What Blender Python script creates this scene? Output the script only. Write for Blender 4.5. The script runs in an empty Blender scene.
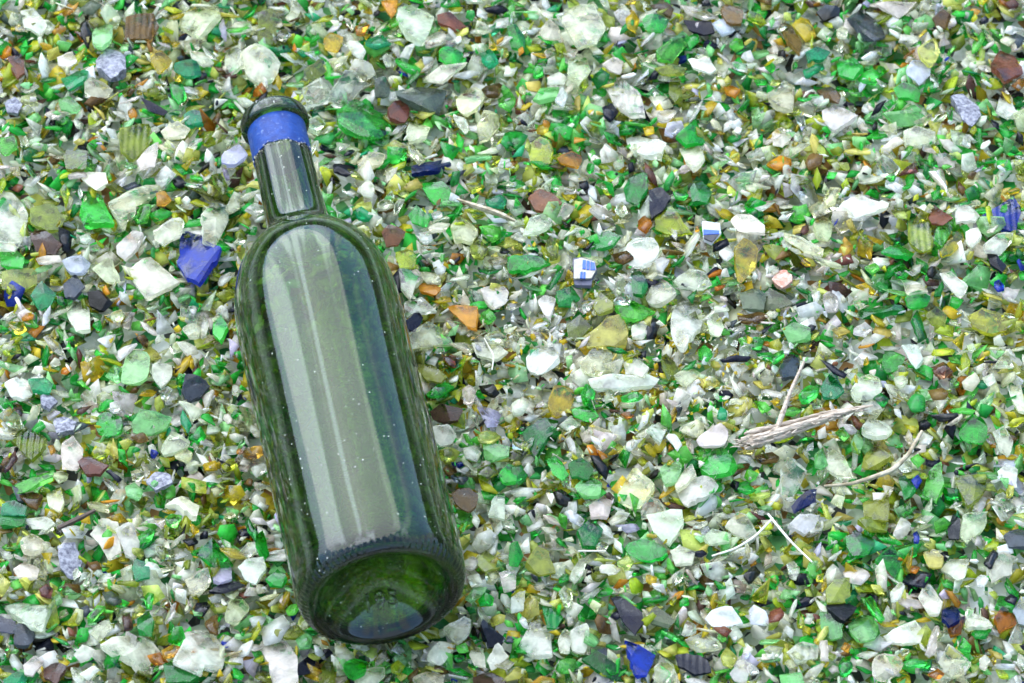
import bpy, bmesh, math, random
import numpy as np
from mathutils import Vector, Matrix, noise

rng = random.Random(11)
nrng = np.random.default_rng(11)
scene = bpy.context.scene
C = scene.collection

# ------------------------------------------------------------------ camera
DIST, PITCH, LENS = 2.5, math.radians(50), 194.0
CAM = Vector((0, -DIST*math.cos(PITCH), DIST*math.sin(PITCH)))
FWD = (-CAM).normalized(); RGT = Vector((1, 0, 0)); UPV = RGT.cross(FWD)
FPX = LENS/36*1024

def at(px, py, z=0.0, slope=(0, 0), about=None):
    """photo pixel -> point on the plane z + slope.(xy - about)"""
    d = FWD + RGT*((px-512)/FPX) - UPV*((py-341.5)/FPX)
    if about is None:
        return CAM + d*((z-CAM.z)/d.z)
    n = Vector((-slope[0], -slope[1], 1)); p0 = Vector((about[0], about[1], z))
    return CAM + d*((p0-CAM).dot(n)/d.dot(n))

cd = bpy.data.cameras.new('camera'); cam = bpy.data.objects.new('camera', cd); C.objects.link(cam)
cd.lens = LENS; cd.sensor_width = 36; cd.clip_start = 0.05; cd.clip_end = 3000
cam.location = CAM; cam.rotation_euler = (math.pi/2-PITCH, 0, 0)
cd.dof.use_dof = True; cd.dof.aperture_fstop = 20; cd.dof.focus_distance = DIST-0.03
scene.camera = cam

# ------------------------------------------------------------------ light
SUN_EL, SUN_AZ = math.radians(54), math.radians(-34)   # azimuth clockwise from +Y
w = bpy.data.worlds.new('World'); scene.world = w; w.use_nodes = True
nt = w.node_tree; nt.nodes.clear()
def N(t, kind, **kw):
    n = t.nodes.new(kind)
    for k, v in kw.items():
        if hasattr(n, k): setattr(n, k, v)
        else: n.inputs[k].default_value = v
    return n
sky = N(nt, 'ShaderNodeTexSky', sky_type='NISHITA', sun_disc=False, sun_elevation=SUN_EL, sun_rotation=SUN_AZ,
        air_density=1.2, dust_density=0.4, ozone_density=6.0)
tc = N(nt, 'ShaderNodeTexCoord')
mp = N(nt, 'ShaderNodeMapping'); mp.inputs['Scale'].default_value = (2.9, 0.4, 0.6); mp.inputs['Rotation'].default_value = (0, 0, math.radians(11))
nz = N(nt, 'ShaderNodeTexNoise', Scale=2.6, Detail=1.5, Roughness=0.4)
rp = N(nt, 'ShaderNodeValToRGB'); rp.color_ramp.elements[0].position = 0.45; rp.color_ramp.elements[1].position = 0.56
mx = N(nt, 'ShaderNodeMixRGB')
bg = N(nt, 'ShaderNodeBackground', Strength=0.15)
ow = N(nt, 'ShaderNodeOutputWorld')
L = nt.links.new
dt = N(nt, 'ShaderNodeVectorMath', operation='DOT_PRODUCT')
dt.inputs[1].default_value = (math.sin(SUN_AZ)*math.cos(SUN_EL), math.cos(SUN_AZ)*math.cos(SUN_EL), math.sin(SUN_EL))
gl = N(nt, 'ShaderNodeMapRange'); gl.inputs['From Min'].default_value = 0.4; gl.inputs['From Max'].default_value = 1.0; gl.inputs['To Min'].default_value = 0.45; gl.inputs['To Max'].default_value = 2.3
gl.interpolation_type = 'SMOOTHSTEP'
cm = N(nt, 'ShaderNodeVectorMath', operation='SCALE'); cm.inputs[0].default_value = (4.8, 5.85, 7.5, 1)[:3]
L(tc.outputs['Generated'], dt.inputs[0]); L(dt.outputs['Value'], gl.inputs['Value']); L(gl.outputs[0], cm.inputs['Scale']); L(cm.outputs[0], mx.inputs['Color2'])
L(tc.outputs['Generated'], mp.inputs['Vector']); L(mp.outputs[0], nz.inputs['Vector']); L(nz.outputs['Fac'], rp.inputs[0])
L(rp.outputs[0], mx.inputs['Fac']); L(sky.outputs[0], mx.inputs['Color1']); L(mx.outputs[0], bg.inputs[0]); L(bg.outputs[0], ow.inputs[0])
sd = bpy.data.lights.new('sun', 'SUN'); sun = bpy.data.objects.new('sun', sd); C.objects.link(sun)
sd.energy = 1.35; sd.angle = math.radians(84); sd.color = (1, 0.92, 0.79)
sdir = Vector((math.sin(SUN_AZ)*math.cos(SUN_EL), math.cos(SUN_AZ)*math.cos(SUN_EL), math.sin(SUN_EL)))
sun.rotation_euler = sdir.to_track_quat('Z', 'Y').to_euler(); sun.location = sdir*5
scene.view_settings.view_transform = 'Standard'; scene.view_settings.look = 'None'
scene.view_settings.exposure = 1.52; scene.view_settings.gamma = 1
scene.render.engine = 'CYCLES'
cy = scene.cycles
cy.max_bounces = 11; cy.transmission_bounces = 9; cy.transparent_max_bounces = 8; cy.glossy_bounces = 4; cy.diffuse_bounces = 4
cy.caustics_reflective = True; cy.caustics_refractive = True; cy.sample_clamp_indirect = 6; cy.blur_glossy = 0.5

# ------------------------------------------------------------------ materials
def mat(name):
    m = bpy.data.materials.new(name); m.use_nodes = True; m.node_tree.nodes.clear(); return m, m.node_tree

def glass_shard_mat(name, ribbed=False, bumpscale=130.0, bump=0.5):
    m, t = mat(name); l = t.links.new
    a = N(t, 'ShaderNodeAttribute', attribute_name='tint')  # colour and wear of each piece
    geo = N(t, 'ShaderNodeTexCoord')
    n1 = N(t, 'ShaderNodeTexNoise', Scale=bumpscale, Detail=4.0, Roughness=0.6)
    l(geo.outputs['Object'], n1.inputs['Vector'])
    bp = N(t, 'ShaderNodeBump', Strength=bump, Distance=0.0010); l(n1.outputs['Fac'], bp.inputs['Height'])
    if ribbed:
        wv = N(t, 'ShaderNodeTexWave', Scale=RIB, Distortion=1.5, Detail=1.0); wv.bands_direction = 'X'
        l(geo.outputs['Object'], wv.inputs['Vector'])
        b2 = N(t, 'ShaderNodeBump', Strength=0.4, Distance=0.0009); l(wv.outputs['Fac'], b2.inputs['Height']); l(bp.outputs[0], b2.inputs['Normal']); bp = b2
    # wear: how frosted the surface is, patchy
    n2 = N(t, 'ShaderNodeTexNoise', Scale=95.0, Detail=3.0, Roughness=0.6); l(geo.outputs['Object'], n2.inputs['Vector'])
    mr = N(t, 'ShaderNodeMapRange'); mr.inputs['From Min'].default_value = 0.35; mr.inputs['From Max'].default_value = 0.65
    mr.inputs['To Min'].default_value = -0.32; mr.inputs['To Max'].default_value = 0.32
    l(n2.outputs['Fac'], mr.inputs['Value'])
    fr = N(t, 'ShaderNodeMath', operation='ADD', use_clamp=True); l(a.outputs['Alpha'], fr.inputs[0]); l(mr.outputs[0], fr.inputs[1])
    # broken side faces are rougher than the old smooth faces
    ge = N(t, 'ShaderNodeNewGeometry'); sx = N(t, 'ShaderNodeSeparateXYZ'); l(ge.outputs['True Normal'], sx.inputs[0])
    ab = N(t, 'ShaderNodeMath', operation='ABSOLUTE'); l(sx.outputs['Z'], ab.inputs[0])
    m8 = N(t, 'ShaderNodeMapRange'); m8.inputs['From Min'].default_value = 0.3; m8.inputs['From Max'].default_value = 0.85; m8.inputs['To Min'].default_value = 0.32; m8.inputs['To Max'].default_value = -0.06
    l(ab.outputs[0], m8.inputs['Value'])
    f0 = fr; fr = N(t, 'ShaderNodeMath', operation='ADD', use_clamp=True); l(f0.outputs[0], fr.inputs[0]); l(m8.outputs[0], fr.inputs[1])
    rg = N(t, 'ShaderNodeMapRange'); rg.inputs['To Min'].default_value = 0.05; rg.inputs['To Max'].default_value = 0.34
    l(fr.outputs[0], rg.inputs['Value'])
    p = N(t, 'ShaderNodeBsdfPrincipled', IOR=1.4); p.inputs['Transmission Weight'].default_value = 1.0
    l(a.outputs['Color'], p.inputs['Base Color']); l(rg.outputs[0], p.inputs['Roughness']); l(bp.outputs[0], p.inputs['Normal'])
    d = N(t, 'ShaderNodeBsdfPrincipled', IOR=1.4); d.inputs['Specular IOR Level'].default_value = 0.15; l(a.outputs['Color'], d.inputs['Base Color']); l(rg.outputs[0], d.inputs['Roughness']); l(bp.outputs[0], d.inputs['Normal'])
    tr = N(t, 'ShaderNodeBsdfTranslucent'); l(a.outputs['Color'], tr.inputs['Color']); l(bp.outputs[0], tr.inputs['Normal'])
    m1 = N(t, 'ShaderNodeMixShader', Fac=0.4); l(d.outputs[0], m1.inputs[1]); l(tr.outputs[0], m1.inputs[2])
    m2 = N(t, 'ShaderNodeMixShader'); l(fr.outputs[0], m2.inputs['Fac']); l(p.outputs[0], m2.inputs[1]); l(m1.outputs[0], m2.inputs[2])
    o = N(t, 'ShaderNodeOutputMaterial'); l(m2.outputs[0], o.inputs[0])
    return m
RIB = 110.0
M_GLASS = glass_shard_mat('worn_glass')
M_RIB = glass_shard_mat('ribbed_worn_glass', True)

def opaque(name, col, rough=0.6, var=0.25, scale=300.0, bump=0.5, dark=None, stretch=None, thr=(0.35, 0.65), spec=0.5):
    m, t = mat(name); l = t.links.new
    g = N(t, 'ShaderNodeTexCoord'); n = N(t, 'ShaderNodeTexNoise', Scale=scale, Detail=5.0, Roughness=0.65)
    if stretch:
        mpp = N(t, 'ShaderNodeMapping'); mpp.inputs['Scale'].default_value = stretch
        l(g.outputs['Object'], mpp.inputs[0]); l(mpp.outputs[0], n.inputs['Vector'])
    else: l(g.outputs['Object'], n.inputs['Vector'])
    r = N(t, 'ShaderNodeValToRGB'); r.color_ramp.elements[0].position = thr[0]; r.color_ramp.elements[1].position = thr[1]
    dk = dark or tuple(c*(1-var) for c in col)
    r.color_ramp.elements[0].color = (*dk, 1); r.color_ramp.elements[1].color = (*col, 1)
    l(n.outputs['Fac'], r.inputs[0])
    p = N(t, 'ShaderNodeBsdfPrincipled', Roughness=rough); p.inputs['Specular IOR Level'].default_value = spec
    l(r.outputs[0], p.inputs['Base Color'])
    b = N(t, 'ShaderNodeBump', Strength=bump, Distance=0.001); l(n.outputs['Fac'], b.inputs['Height']); l(b.outputs[0], p.inputs['Normal'])
    o = N(t, 'ShaderNodeOutputMaterial'); l(p.outputs[0], o.inputs[0])
    return m
M_STONE = opaque('speckled_stone', (0.42, 0.42, 0.45), 0.5, scale=480, dark=(0.06, 0.06, 0.09), bump=0.9, thr=(0.35, 0.68))
M_PINK = opaque('pink_stone', (0.75, 0.52, 0.42), 0.6, scale=420, dark=(0.45, 0.17, 0.10), bump=0.9)
M_WOOD = opaque('bleached_wood', (0.60, 0.50, 0.38), 0.85, scale=120, dark=(0.20, 0.14, 0.09), stretch=(0.35, 6, 6), thr=(0.3, 0.6))
M_TWIG = opaque('dry_twig', (0.60, 0.52, 0.36), 0.8, scale=200, dark=(0.25, 0.19, 0.1))
M_STRAW = opaque('pale_straw', (0.85, 0.83, 0.72), 0.6, scale=200, dark=(0.6, 0.56, 0.4))
M_BLUEP = opaque('blue_print', (0.03, 0.12, 0.62), 0.4, scale=400, var=0.3)
M_CREAM = opaque('cream_print', (0.58, 0.54, 0.42), 0.6, scale=500, var=0.35, spec=.3)
M_BLACKP = opaque('black_print', (0.02, 0.02, 0.03), 0.3, scale=400, var=0.3)

# ground sheet: procedural broken glass pattern, unseen far part darkened for the bottle's reflection
m, t = mat('broken_glass_ground'); l = t.links.new
g = N(t, 'ShaderNodeTexCoord')
v = N(t, 'ShaderNodeTexVoronoi', Scale=170.0); l(g.outputs['Object'], v.inputs['Vector'])
r = N(t, 'ShaderNodeValToRGB'); e = r.color_ramp; e.interpolation = 'CONSTANT'
cols = [(0, (.62, .66, .58)), (.16, (.10, .32, .09)), (.28, (.6, .63, .55)), (.42, (.32, .38, .06)), (.5, (.03, .035, .03)), (.58, (.7, .72, .68)), (.72, (.02, .2, .05)), (.8, (.3, .15, .04)), (.85, (.5, .56, .4))]
e.elements[0].position = 0; e.elements[0].color = (*cols[0][1], 1); e.elements[1].position = cols[1][0]; e.elements[1].color = (*cols[1][1], 1)
for p_, c_ in cols[2:]:
    q = e.elements.new(p_); q.color = (*c_, 1)
sp = N(t, 'ShaderNodeSeparateColor'); l(v.outputs['Color'], sp.inputs[0]); l(sp.outputs[0], r.inputs[0])
p = N(t, 'ShaderNodeBsdfPrincipled', Roughness=0.7)
ln_ = N(t, 'ShaderNodeVectorMath', operation='LENGTH'); l(g.outputs['Object'], ln_.inputs[0])
nn_ = N(t, 'ShaderNodeTexNoise', Scale=6.0, Detail=4.0); l(g.outputs['Object'], nn_.inputs['Vector'])
ad_ = N(t, 'ShaderNodeMath', operation='ADD'); l(ln_.outputs['Value'], ad_.inputs[0]); l(nn_.outputs['Fac'], ad_.inputs[1])
st_ = N(t, 'ShaderNodeMapRange'); st_.inputs['From Min'].default_value = 1.25; st_.inputs['From Max'].default_value = 1.6; l(ad_.outputs[0], st_.inputs['Value'])
so_ = N(t, 'ShaderNodeMixRGB'); so_.inputs['Color2'].default_value = (.07, .065, .05, 1); l(st_.outputs[0], so_.inputs['Fac']); l(r.outputs[0], so_.inputs['Color1']); l(so_.outputs[0], p.inputs['Base Color'])  # dark tone added far out, so the bottle's sides reflect less light
b = N(t, 'ShaderNodeBump', Strength=1.0, Distance=0.004); l(v.outputs['Distance'], b.inputs['Height']); l(b.outputs[0], p.inputs['Normal'])
o = N(t, 'ShaderNodeOutputMaterial'); l(p.outputs[0], o.inputs[0]); M_GROUND = m

# ------------------------------------------------------------------ helpers
def link(name, me, material=None, parent=None, smooth=False):
    o = bpy.data.objects.new(name, me); C.objects.link(o)
    if material: me.materials.append(material)
    if parent: o.parent = parent
    if smooth: me.shade_smooth()
    return o
def mesh(name, vs, fs):
    me = bpy.data.meshes.new(name); me.from_pydata([tuple(v) for v in vs], [], fs); me.update(); return me
def set_tint(me, rgba):
    a = me.attributes.new('tint', 'FLOAT_COLOR', 'POINT')
    a.data.foreach_set('color', np.tile(np.array(rgba, dtype=np.float32), len(me.vertices)))

CATALOG = """
@0 0
w|chunky|75 30 130 15 188 95 160 135 90 100
b|ribbed rectangular|505 55 620 38 640 100 610 160 500 150
c|broad squarish|725 5 870 -10 880 40 790 130 708 85
m|rounded|375 110 400 80 450 90 445 150 405 185 370 170
s|rough speckled|375 220 430 165 500 195 505 260 440 295 385 260
r|pointed|30 230 95 200 100 280 70 305 45 275
Y|cloudy|600 200 650 195 695 240 640 290 605 240
o|square ridged|480 500 600 480 630 540 540 620 490 590
w|wedge shaped|545 640 580 590 635 555 620 660 560 670
t|long bent|240 300 360 265 330 320 270 350
w|short two lobed|335 320 370 290 455 350 430 380 380 400 340 370
m|small flat|230 395 270 375 325 420 310 445 240 430
k|slender upright|320 90 345 70 370 140 355 190 325 140
n|curved|315 30 370 -5 410 10 370 55 320 50
t|dark oval|700 245 790 240 810 290 740 300 695 270
s|small rough|15 400 60 375 90 410 70 450 25 440
g|narrow|680 330 720 320 750 380 720 410 690 370
o|dull flat|250 600 350 590 340 660 260 670
k|bent|560 380 610 400 680 440 660 460 590 440
l|smooth flat|885 610 960 560 995 610 940 655 885 640
c|tall|900 190 960 175 975 250 920 290 890 250
w|irregular|760 190 820 200 860 245 820 260 770 230
t|round|735 450 780 425 830 450 820 490 750 495
c|jagged|640 520 710 475 760 510 740 545 660 550
w|crumbly|225 220 290 195 310 240 270 270 230 255
a|tiny round|510 435 535 425 548 450 530 468 512 460
g|small glossy|0 540 60 530 75 590 20 620 0 600
@0 1
w|very large rounded|-60 190 0 165 60 185 100 250 60 330 10 330 -40 290
o|large squarish|0 40 60 20 100 60 70 170 0 160
c|big irregular|190 340 260 305 300 360 360 270 430 270 490 260 495 310 430 340 370 425 300 395 210 410
g|very large frosted|320 440 400 375 470 420 540 450 555 510 500 545 420 530 330 480
n|large curved olive tinged|550 340 660 325 770 350 760 400 740 450 650 420 560 370
w|long tapering|670 305 740 260 850 240 800 280 740 330 690 325
c|oval with pale rim|795 380 850 345 900 350 915 390 870 430 830 445 795 410
B|dark|620 655 660 640 770 625 785 650 730 675 650 690 620 685
r|flat brick shaped|725 50 780 40 845 95 800 115 730 80
w|oval|670 155 700 120 750 115 760 150 700 180 675 175
w|branching|570 10 620 0 720 50 700 110 670 160 600 130 560 60
g|wide|735 190 800 180 850 225 830 245 760 245 735 220
c|pointed|600 520 625 455 650 500 700 500 680 545 610 555
c|aqua tinged|880 490 910 430 970 440 975 500 930 545 890 560
o|thick amber edged|190 270 270 225 285 280 240 310 200 310
c|narrow bar like|285 230 370 215 360 240 300 280
a|small jagged|395 100 440 80 458 90 430 135 400 130
a|curved|500 -5 570 -10 565 40 545 65 520 30
w|double lobed|355 165 400 150 440 200 420 235 380 205
t|glossy flat|430 150 500 130 540 165 480 185 435 175
Y|domed|270 150 300 125 350 150 330 195 275 190
k|flat|910 25 990 20 1015 35 970 50 920 40
b|triangular|900 345 960 320 1000 330 970 380 920 375
t|mint edged|890 200 940 190 970 240 930 270 900 240
n|square|475 310 520 295 540 330 535 380 480 380
r|dark rounded|530 420 590 390 620 430 600 480 540 460
g|curved|965 385 1020 355 1040 400 1020 435 970 420
c|crystal|600 560 640 590 675 630 650 655 610 610
w|slim|790 450 840 465 860 510 840 535 810 500
c|faceted|400 650 470 600 520 610 510 640 430 680
m|flat|830 620 940 600 950 620 840 640
@0 2
c|very large clear many sided|205 20 330 0 380 90 340 160 260 180 200 90
w|large ribbed|355 320 430 295 510 360 530 440 470 440 400 400
w|long crescent|435 500 500 530 620 560 600 610 530 610 460 570
g|large double|580 190 690 105 710 150 650 235 590 225
w|bright four sided|660 575 740 560 770 620 720 665 690 630
g|rounded|520 70 600 50 630 70 600 120 530 110
k|glossy bent|680 70 800 75 815 120 770 135 700 110
w|flat|700 230 790 225 815 270 790 290 720 265
y|round cloudy|60 570 110 530 160 570 150 640 80 660
l|four sided|800 85 850 65 900 115 845 140
a|rounded|180 625 240 600 285 625 270 665 210 650
b|round|835 30 870 10 925 35 920 80 860 75
o|slender|570 265 640 250 705 265 690 295 600 290
w|leaning|360 250 410 215 450 240 440 290 400 280
o|upright narrow|630 310 670 300 680 380 650 400 625 370
m|leaf shaped|75 390 120 345 190 335 180 380 110 400
w|thin|170 400 200 340 225 370 200 425
k|small blocky|360 420 400 400 430 440 400 480 370 455
c|broad rounded|110 125 150 65 190 100 200 150 130 150
a|glowing|840 335 880 330 915 350 890 380 850 365
w|small plump|580 445 620 430 665 440 630 480 585 475
g|triangular|655 535 740 470 780 560 700 570
Y|narrow amber edged|455 60 490 30 515 70 500 125 465 105
w|curving|670 10 730 20 830 55 770 65 700 45
w|blunt|140 300 190 280 225 305 210 330 140 330
l|pale|620 490 680 475 690 500 640 545 610 530
Y|small bright|520 505 565 500 570 530 530 535
c|shaggy|225 220 300 215 320 270 270 330 220 290
g|frosted|-20 90 20 80 60 140 50 200 0 180
@0 3
n|large many pointed|320 60 375 20 420 30 450 65 475 130 430 150 380 120 350 80
k|dark blunt|190 40 230 5 290 20 290 55 220 75
r|large many sided plum|890 250 930 170 990 200 1030 270 950 310
s|large sparkling|730 370 780 350 850 400 860 440 820 490 780 460 750 400
l|neat square|555 270 580 225 655 225 655 290 610 330 560 290
w|large twisted|210 430 260 405 360 450 300 490 260 515 215 480
w|large blunt|540 520 590 490 670 515 670 550 590 580 545 570
w|wide toothed|430 10 470 0 600 -5 560 40 520 65 470 35
c|large flat|0 350 60 320 110 335 100 425 40 420 0 390
b|long|50 85 80 80 140 160 130 210 80 160
g|jagged|270 240 340 225 380 265 340 305 280 290
t|bushy|150 200 200 170 260 195 230 230 160 240
g|broad|500 350 540 315 605 350 600 395 520 390
m|very long flat|460 440 560 430 640 460 640 490 520 495
w|tall tapering|915 430 945 320 1000 450 960 460
b|flat reddish|190 350 250 330 290 370 280 405 220 380
c|small smooth|275 110 300 95 320 110 315 150 285 145
w|flat dark edged|680 545 740 560 780 600 740 610 700 580
w|lumpy|15 520 60 495 100 540 60 580 20 570
w|narrow folded|450 590 520 540 550 560 490 605
t|flat|140 270 220 245 230 265 150 305
b|small purple|145 640 180 600 220 610 210 650 160 670
b|blocky|660 65 700 30 740 60 720 110 680 110
y|wide|600 180 670 140 690 210 660 260 620 230
@1 0
w|very large frosted|-10 60 50 70 115 165 105 240 60 300 0 290 -10 250
g|large triangular|310 160 350 50 410 80 460 200 330 200
c|large pointed clear|430 120 520 65 620 45 690 50 600 95 540 110 545 160 490 230
c|large bent|805 170 860 90 920 130 920 180 860 290 815 260
B|large two lobed|715 230 800 225 820 280 885 300 790 430 740 410 700 350 715 320
w|large flat squarish|520 370 600 325 640 350 725 430 640 470 590 490 540 420
o|large frosted|120 140 210 120 270 180 240 220 190 220 120 190
b|grey faceted|115 240 170 215 250 290 220 330 140 320
k|pointed|235 215 295 250 280 320 250 310
l|large oval|245 350 320 335 365 360 340 405 280 400
k|blocky|350 470 400 465 460 520 420 555 360 530
y|large lumpy|0 390 70 380 150 390 150 440 70 470 0 460
t|olive edged|120 490 165 430 225 480 210 520 160 545
n|green tinged|250 440 300 400 340 450 300 500 260 500
w|large crumbly|260 530 310 490 355 530 360 620 300 630 270 580
w|small egg shaped|725 620 760 597 800 620 790 660 750 660
c|grey faceted|370 380 440 340 485 430 420 430
g|blocky|540 195 560 130 605 130 590 200 550 210
w|curved pale|460 290 520 225 570 240 530 310 490 345 460 320
g|upright|850 610 880 560 910 620 880 680 850 650
w|thin flat|140 345 240 332 250 352 150 367
w|large upturned|300 -5 420 -5 430 40 380 68 330 30
g|large|0 310 60 300 100 340 90 380 0 370
c|stubby|440 560 480 540 500 570 470 600 440 590
o|small tall|840 0 880 0 910 50 890 90 850 40
a|blocky|625 80 660 70 690 110 660 135 628 130
o|flat mossy|860 490 930 465 960 490 900 520
w|small bright|315 255 350 238 368 262 345 285 320 275
c|long leaning|610 230 690 180 740 190 730 250 660 290 620 270
Y|glowing|30 600 90 590 110 625 60 645
@1 1
g|large leaf shaped|650 40 740 20 775 60 770 100 720 130 680 90
a|large pointed|755 535 830 522 885 535 880 630 840 620 780 560
r|large mauve|500 240 540 205 600 235 570 290 520 300
y|rounded|555 320 600 300 640 330 630 375 570 380
c|large flat|610 640 690 580 760 620 800 683 620 700
w|branching bright|570 385 630 380 680 420 640 450 620 500 580 460
c|cloudy|590 520 660 495 725 555 650 560 600 580
w|four sided|895 460 980 430 1010 470 1000 510 950 540 910 500
g|ridged|605 170 640 125 700 180 680 225 620 200
w|curved leaf|690 215 730 195 780 205 760 235 700 235
c|tall pointed|780 200 810 160 890 230 870 270 800 265
t|dark flat|385 150 420 135 470 170 450 195 400 185
o|glowing|850 290 890 260 930 310 900 340 860 330
a|long|640 440 690 425 740 460 720 490 650 470
k|purple|600 595 650 550 675 580 640 640 605 630
g|shiny|890 570 930 540 960 580 930 605 895 600
w|small|650 240 700 230 710 270 680 290 650 270
c|aqua edged|915 650 960 630 1010 660 1000 690 920 680
w|pale|410 60 450 30 480 60 470 100 430 90
t|small|915 110 970 85 1005 110 990 140 930 140
w|plump|700 165 740 155 750 175 710 182
@1 2
r|large rust coloured|60 100 110 60 170 80 205 115 160 160 90 150
w|very large rounded|430 320 480 255 560 250 585 290 570 340 500 380 450 365
G|tall|440 60 490 0 540 0 545 60 500 130 450 110
w|large oval|530 500 570 440 620 435 655 480 610 520 550 525
w|very large egg shaped|640 570 680 500 740 495 765 590 710 660 690 700 645 660
w|wide fan shaped|640 430 700 378 770 400 800 440 760 460 660 450
c|leaf shaped|40 250 70 180 140 165 160 200 120 230 60 250
o|large|320 530 360 470 410 480 400 540 340 560
y|very large frosted|280 650 380 570 440 560 470 620 460 690 300 700
o|upright leaf shaped|130 280 150 250 185 290 180 340 150 350
k|tall curved dark grey|545 70 600 50 640 90 600 150 555 185
G|frosted|305 250 380 225 430 250 400 290 330 300
G|long|130 460 190 390 210 380 180 440 150 470
g|wide flat|-20 340 100 325 160 355 60 390 -20 390
y|folded|570 160 640 120 690 200 730 240 620 240 570 220
Y|tall upright|895 290 930 255 990 300 980 380 940 420 905 445
w|small upright|95 500 130 480 175 500 150 595 120 560
G|upright|475 400 510 385 545 450 520 490 480 480
c|leaning|420 130 440 112 465 160 440 180 410 160
w|small faceted|830 320 870 290 890 330 860 355
g|shining|645 80 680 65 710 90 690 110 655 105
G|large chunky|710 60 750 20 800 70 780 120 720 115
G|olive|180 470 240 450 280 500 240 530 190 530
g|ragged|410 530 480 510 580 550 520 585 440 575
k|small dark|540 620 570 580 600 590 580 660 545 670
c|plump round|780 580 820 560 850 620 830 655 790 640
a|squat|500 190 530 165 560 200 530 240 500 225
o|broad flat|210 600 270 560 320 610 260 670 220 660
w|long dome topped|870 190 900 165 1010 210 1010 240 900 230
n|olive tinged|910 470 960 455 1020 480 1010 540 920 540
b|glossy amber edged|900 575 1000 560 1030 575 990 605 910 595
w|round|480 610 530 590 550 630 520 670 480 660
k|glossy|800 290 860 260 870 290 800 320
w|tall|570 350 600 335 630 350 600 405 575 390
c|flat|400 520 440 480 480 490 470 530
@1 3
w|very large three pointed|255 165 340 90 360 70 390 95 490 110 480 130 340 180
B|large ribbed|855 155 990 72 1015 130 1000 230 940 215 900 180
o|large rounded ribbed|560 190 600 160 650 190 660 290 620 310 560 270
g|glowing ribbed|665 270 680 200 720 190 745 215 700 290
c|long rod like|60 230 130 260 225 310 225 335 150 310 60 255
c|long flat|160 325 290 370 300 390 200 365
w|bright square edged|680 395 730 385 800 450 770 500 720 450
g|large pointed|445 310 520 280 590 320 560 340 490 325
c|dark shadowed oval|180 210 220 165 260 200 240 265 200 255
w|broad three cornered|745 120 800 130 850 170 830 195 750 195
w|tall pointed|630 -20 700 -20 720 80 740 100 680 30
r|mauve|635 170 660 115 740 180 700 205 650 195
Y|long|690 310 780 210 790 270 740 320 700 335
g|large rounded|550 500 600 475 655 495 640 535 570 545
s|pebble like pink|10 420 40 375 90 380 95 430 50 450
w|upright rounded|220 490 250 470 280 500 270 550 225 545
G|dark long|350 550 540 530 555 550 370 580
c|leaf shaped|220 100 250 50 295 60 270 120 235 130
w|small pale|110 460 140 435 170 455 140 480
n|large flat|-60 540 0 450 60 480 100 520 40 545
y|large|800 560 860 530 960 560 960 620 900 630 820 600
c|cloudy|545 470 560 430 620 440 640 470 560 490
k|round|640 385 665 375 680 400 660 420 640 410
B|small glowing|905 435 925 425 945 445 948 470 925 480 905 455
G|bent|575 590 600 545 640 660 610 670
o|dull|630 570 680 530 720 570 710 620 660 610
m|broad|50 620 100 590 170 620 170 670 80 680
w|curved shell like|790 240 840 220 855 260 820 300 790 280
c|large curved|860 290 920 240 985 240 980 280 930 330 870 320
g|flat|500 390 540 360 570 390 550 425 510 420
w|flat|345 620 390 595 425 630 390 660 340 650
k|blade like|870 300 900 305 960 370 940 400 890 360
g|small|385 380 430 360 450 385 420 410
@2 0
m|large smooth trapezoid|485 110 510 30 560 15 600 60 590 130 550 150 480 150
w|smooth oval|610 90 650 68 690 95 690 130 650 170 620 130
g|large round|375 290 420 262 480 285 475 350 420 365 380 340
m|large long|525 310 560 260 690 285 670 330 610 355 530 350
o|large ribbed|30 380 90 320 185 370 160 430 120 460 60 400
w|large tall|245 390 290 350 335 410 310 500 245 500
r|large rusty|300 445 400 460 440 480 400 515 340 520 310 480
s|rough|205 290 250 275 305 300 290 340 220 355
w|thin bent|715 230 820 265 815 280 770 320 750 270
c|sharp edged|640 430 680 350 760 390 740 415 650 445
s|dark rough|580 540 620 500 680 510 690 550 620 575
t|glossy long|110 145 180 135 215 160 200 200 130 190
n|large olive tinged|725 190 740 120 800 130 840 170 800 210 750 230
b|flat dark|75 600 130 590 175 610 150 660 110 640
t|large|0 640 50 620 105 650 100 690 0 690
w|large folded|20 150 70 130 135 200 100 220 50 210
b|flat small|520 375 570 355 600 385 560 400
g|flat triangular|755 380 800 330 830 370 790 405
w|long curved|660 640 730 600 800 640 790 690 770 690 700 640
m|pale|500 570 540 550 580 590 560 625 510 605
k|narrow dark|420 510 440 505 490 545 470 555
c|mauve grey|690 440 740 415 770 440 750 475 700 460
t|dark upright|720 310 730 265 770 330 750 365
s|mauve rough|160 200 200 190 235 225 200 255 165 240
g|long|40 570 130 540 215 500 210 530 100 590 50 600
w|small rounded|440 240 470 235 490 260 465 282 440 265
a|small bright|190 410 215 405 225 430 205 448
b|large dull|0 510 60 430 70 460 20 520
c|upright|180 590 240 575 255 630 230 670 190 650
w|small bent|630 190 670 170 690 180 660 235 640 220
@2 1
o|dark glossy|645 80 700 75 765 125 740 155 680 145 645 110
b|round glowing amber|780 590 830 570 890 600 885 640 850 668 800 640
b|large olive edged|690 270 740 240 830 260 810 310 750 320 700 300
m|four sided|905 400 960 395 1015 405 1010 450 950 470 910 455
w|faceted|705 330 770 320 810 370 790 400 740 415 715 380
k|glossy dark|885 170 950 165 975 200 950 220 900 200
g|long|680 195 740 160 800 170 740 210 690 210
y|rounded|885 370 940 350 985 370 950 395 890 395
g|bright|970 520 1010 480 1050 490 1045 550 990 550
o|flat oval dark rimmed|730 430 770 415 820 430 800 470 740 465
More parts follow.
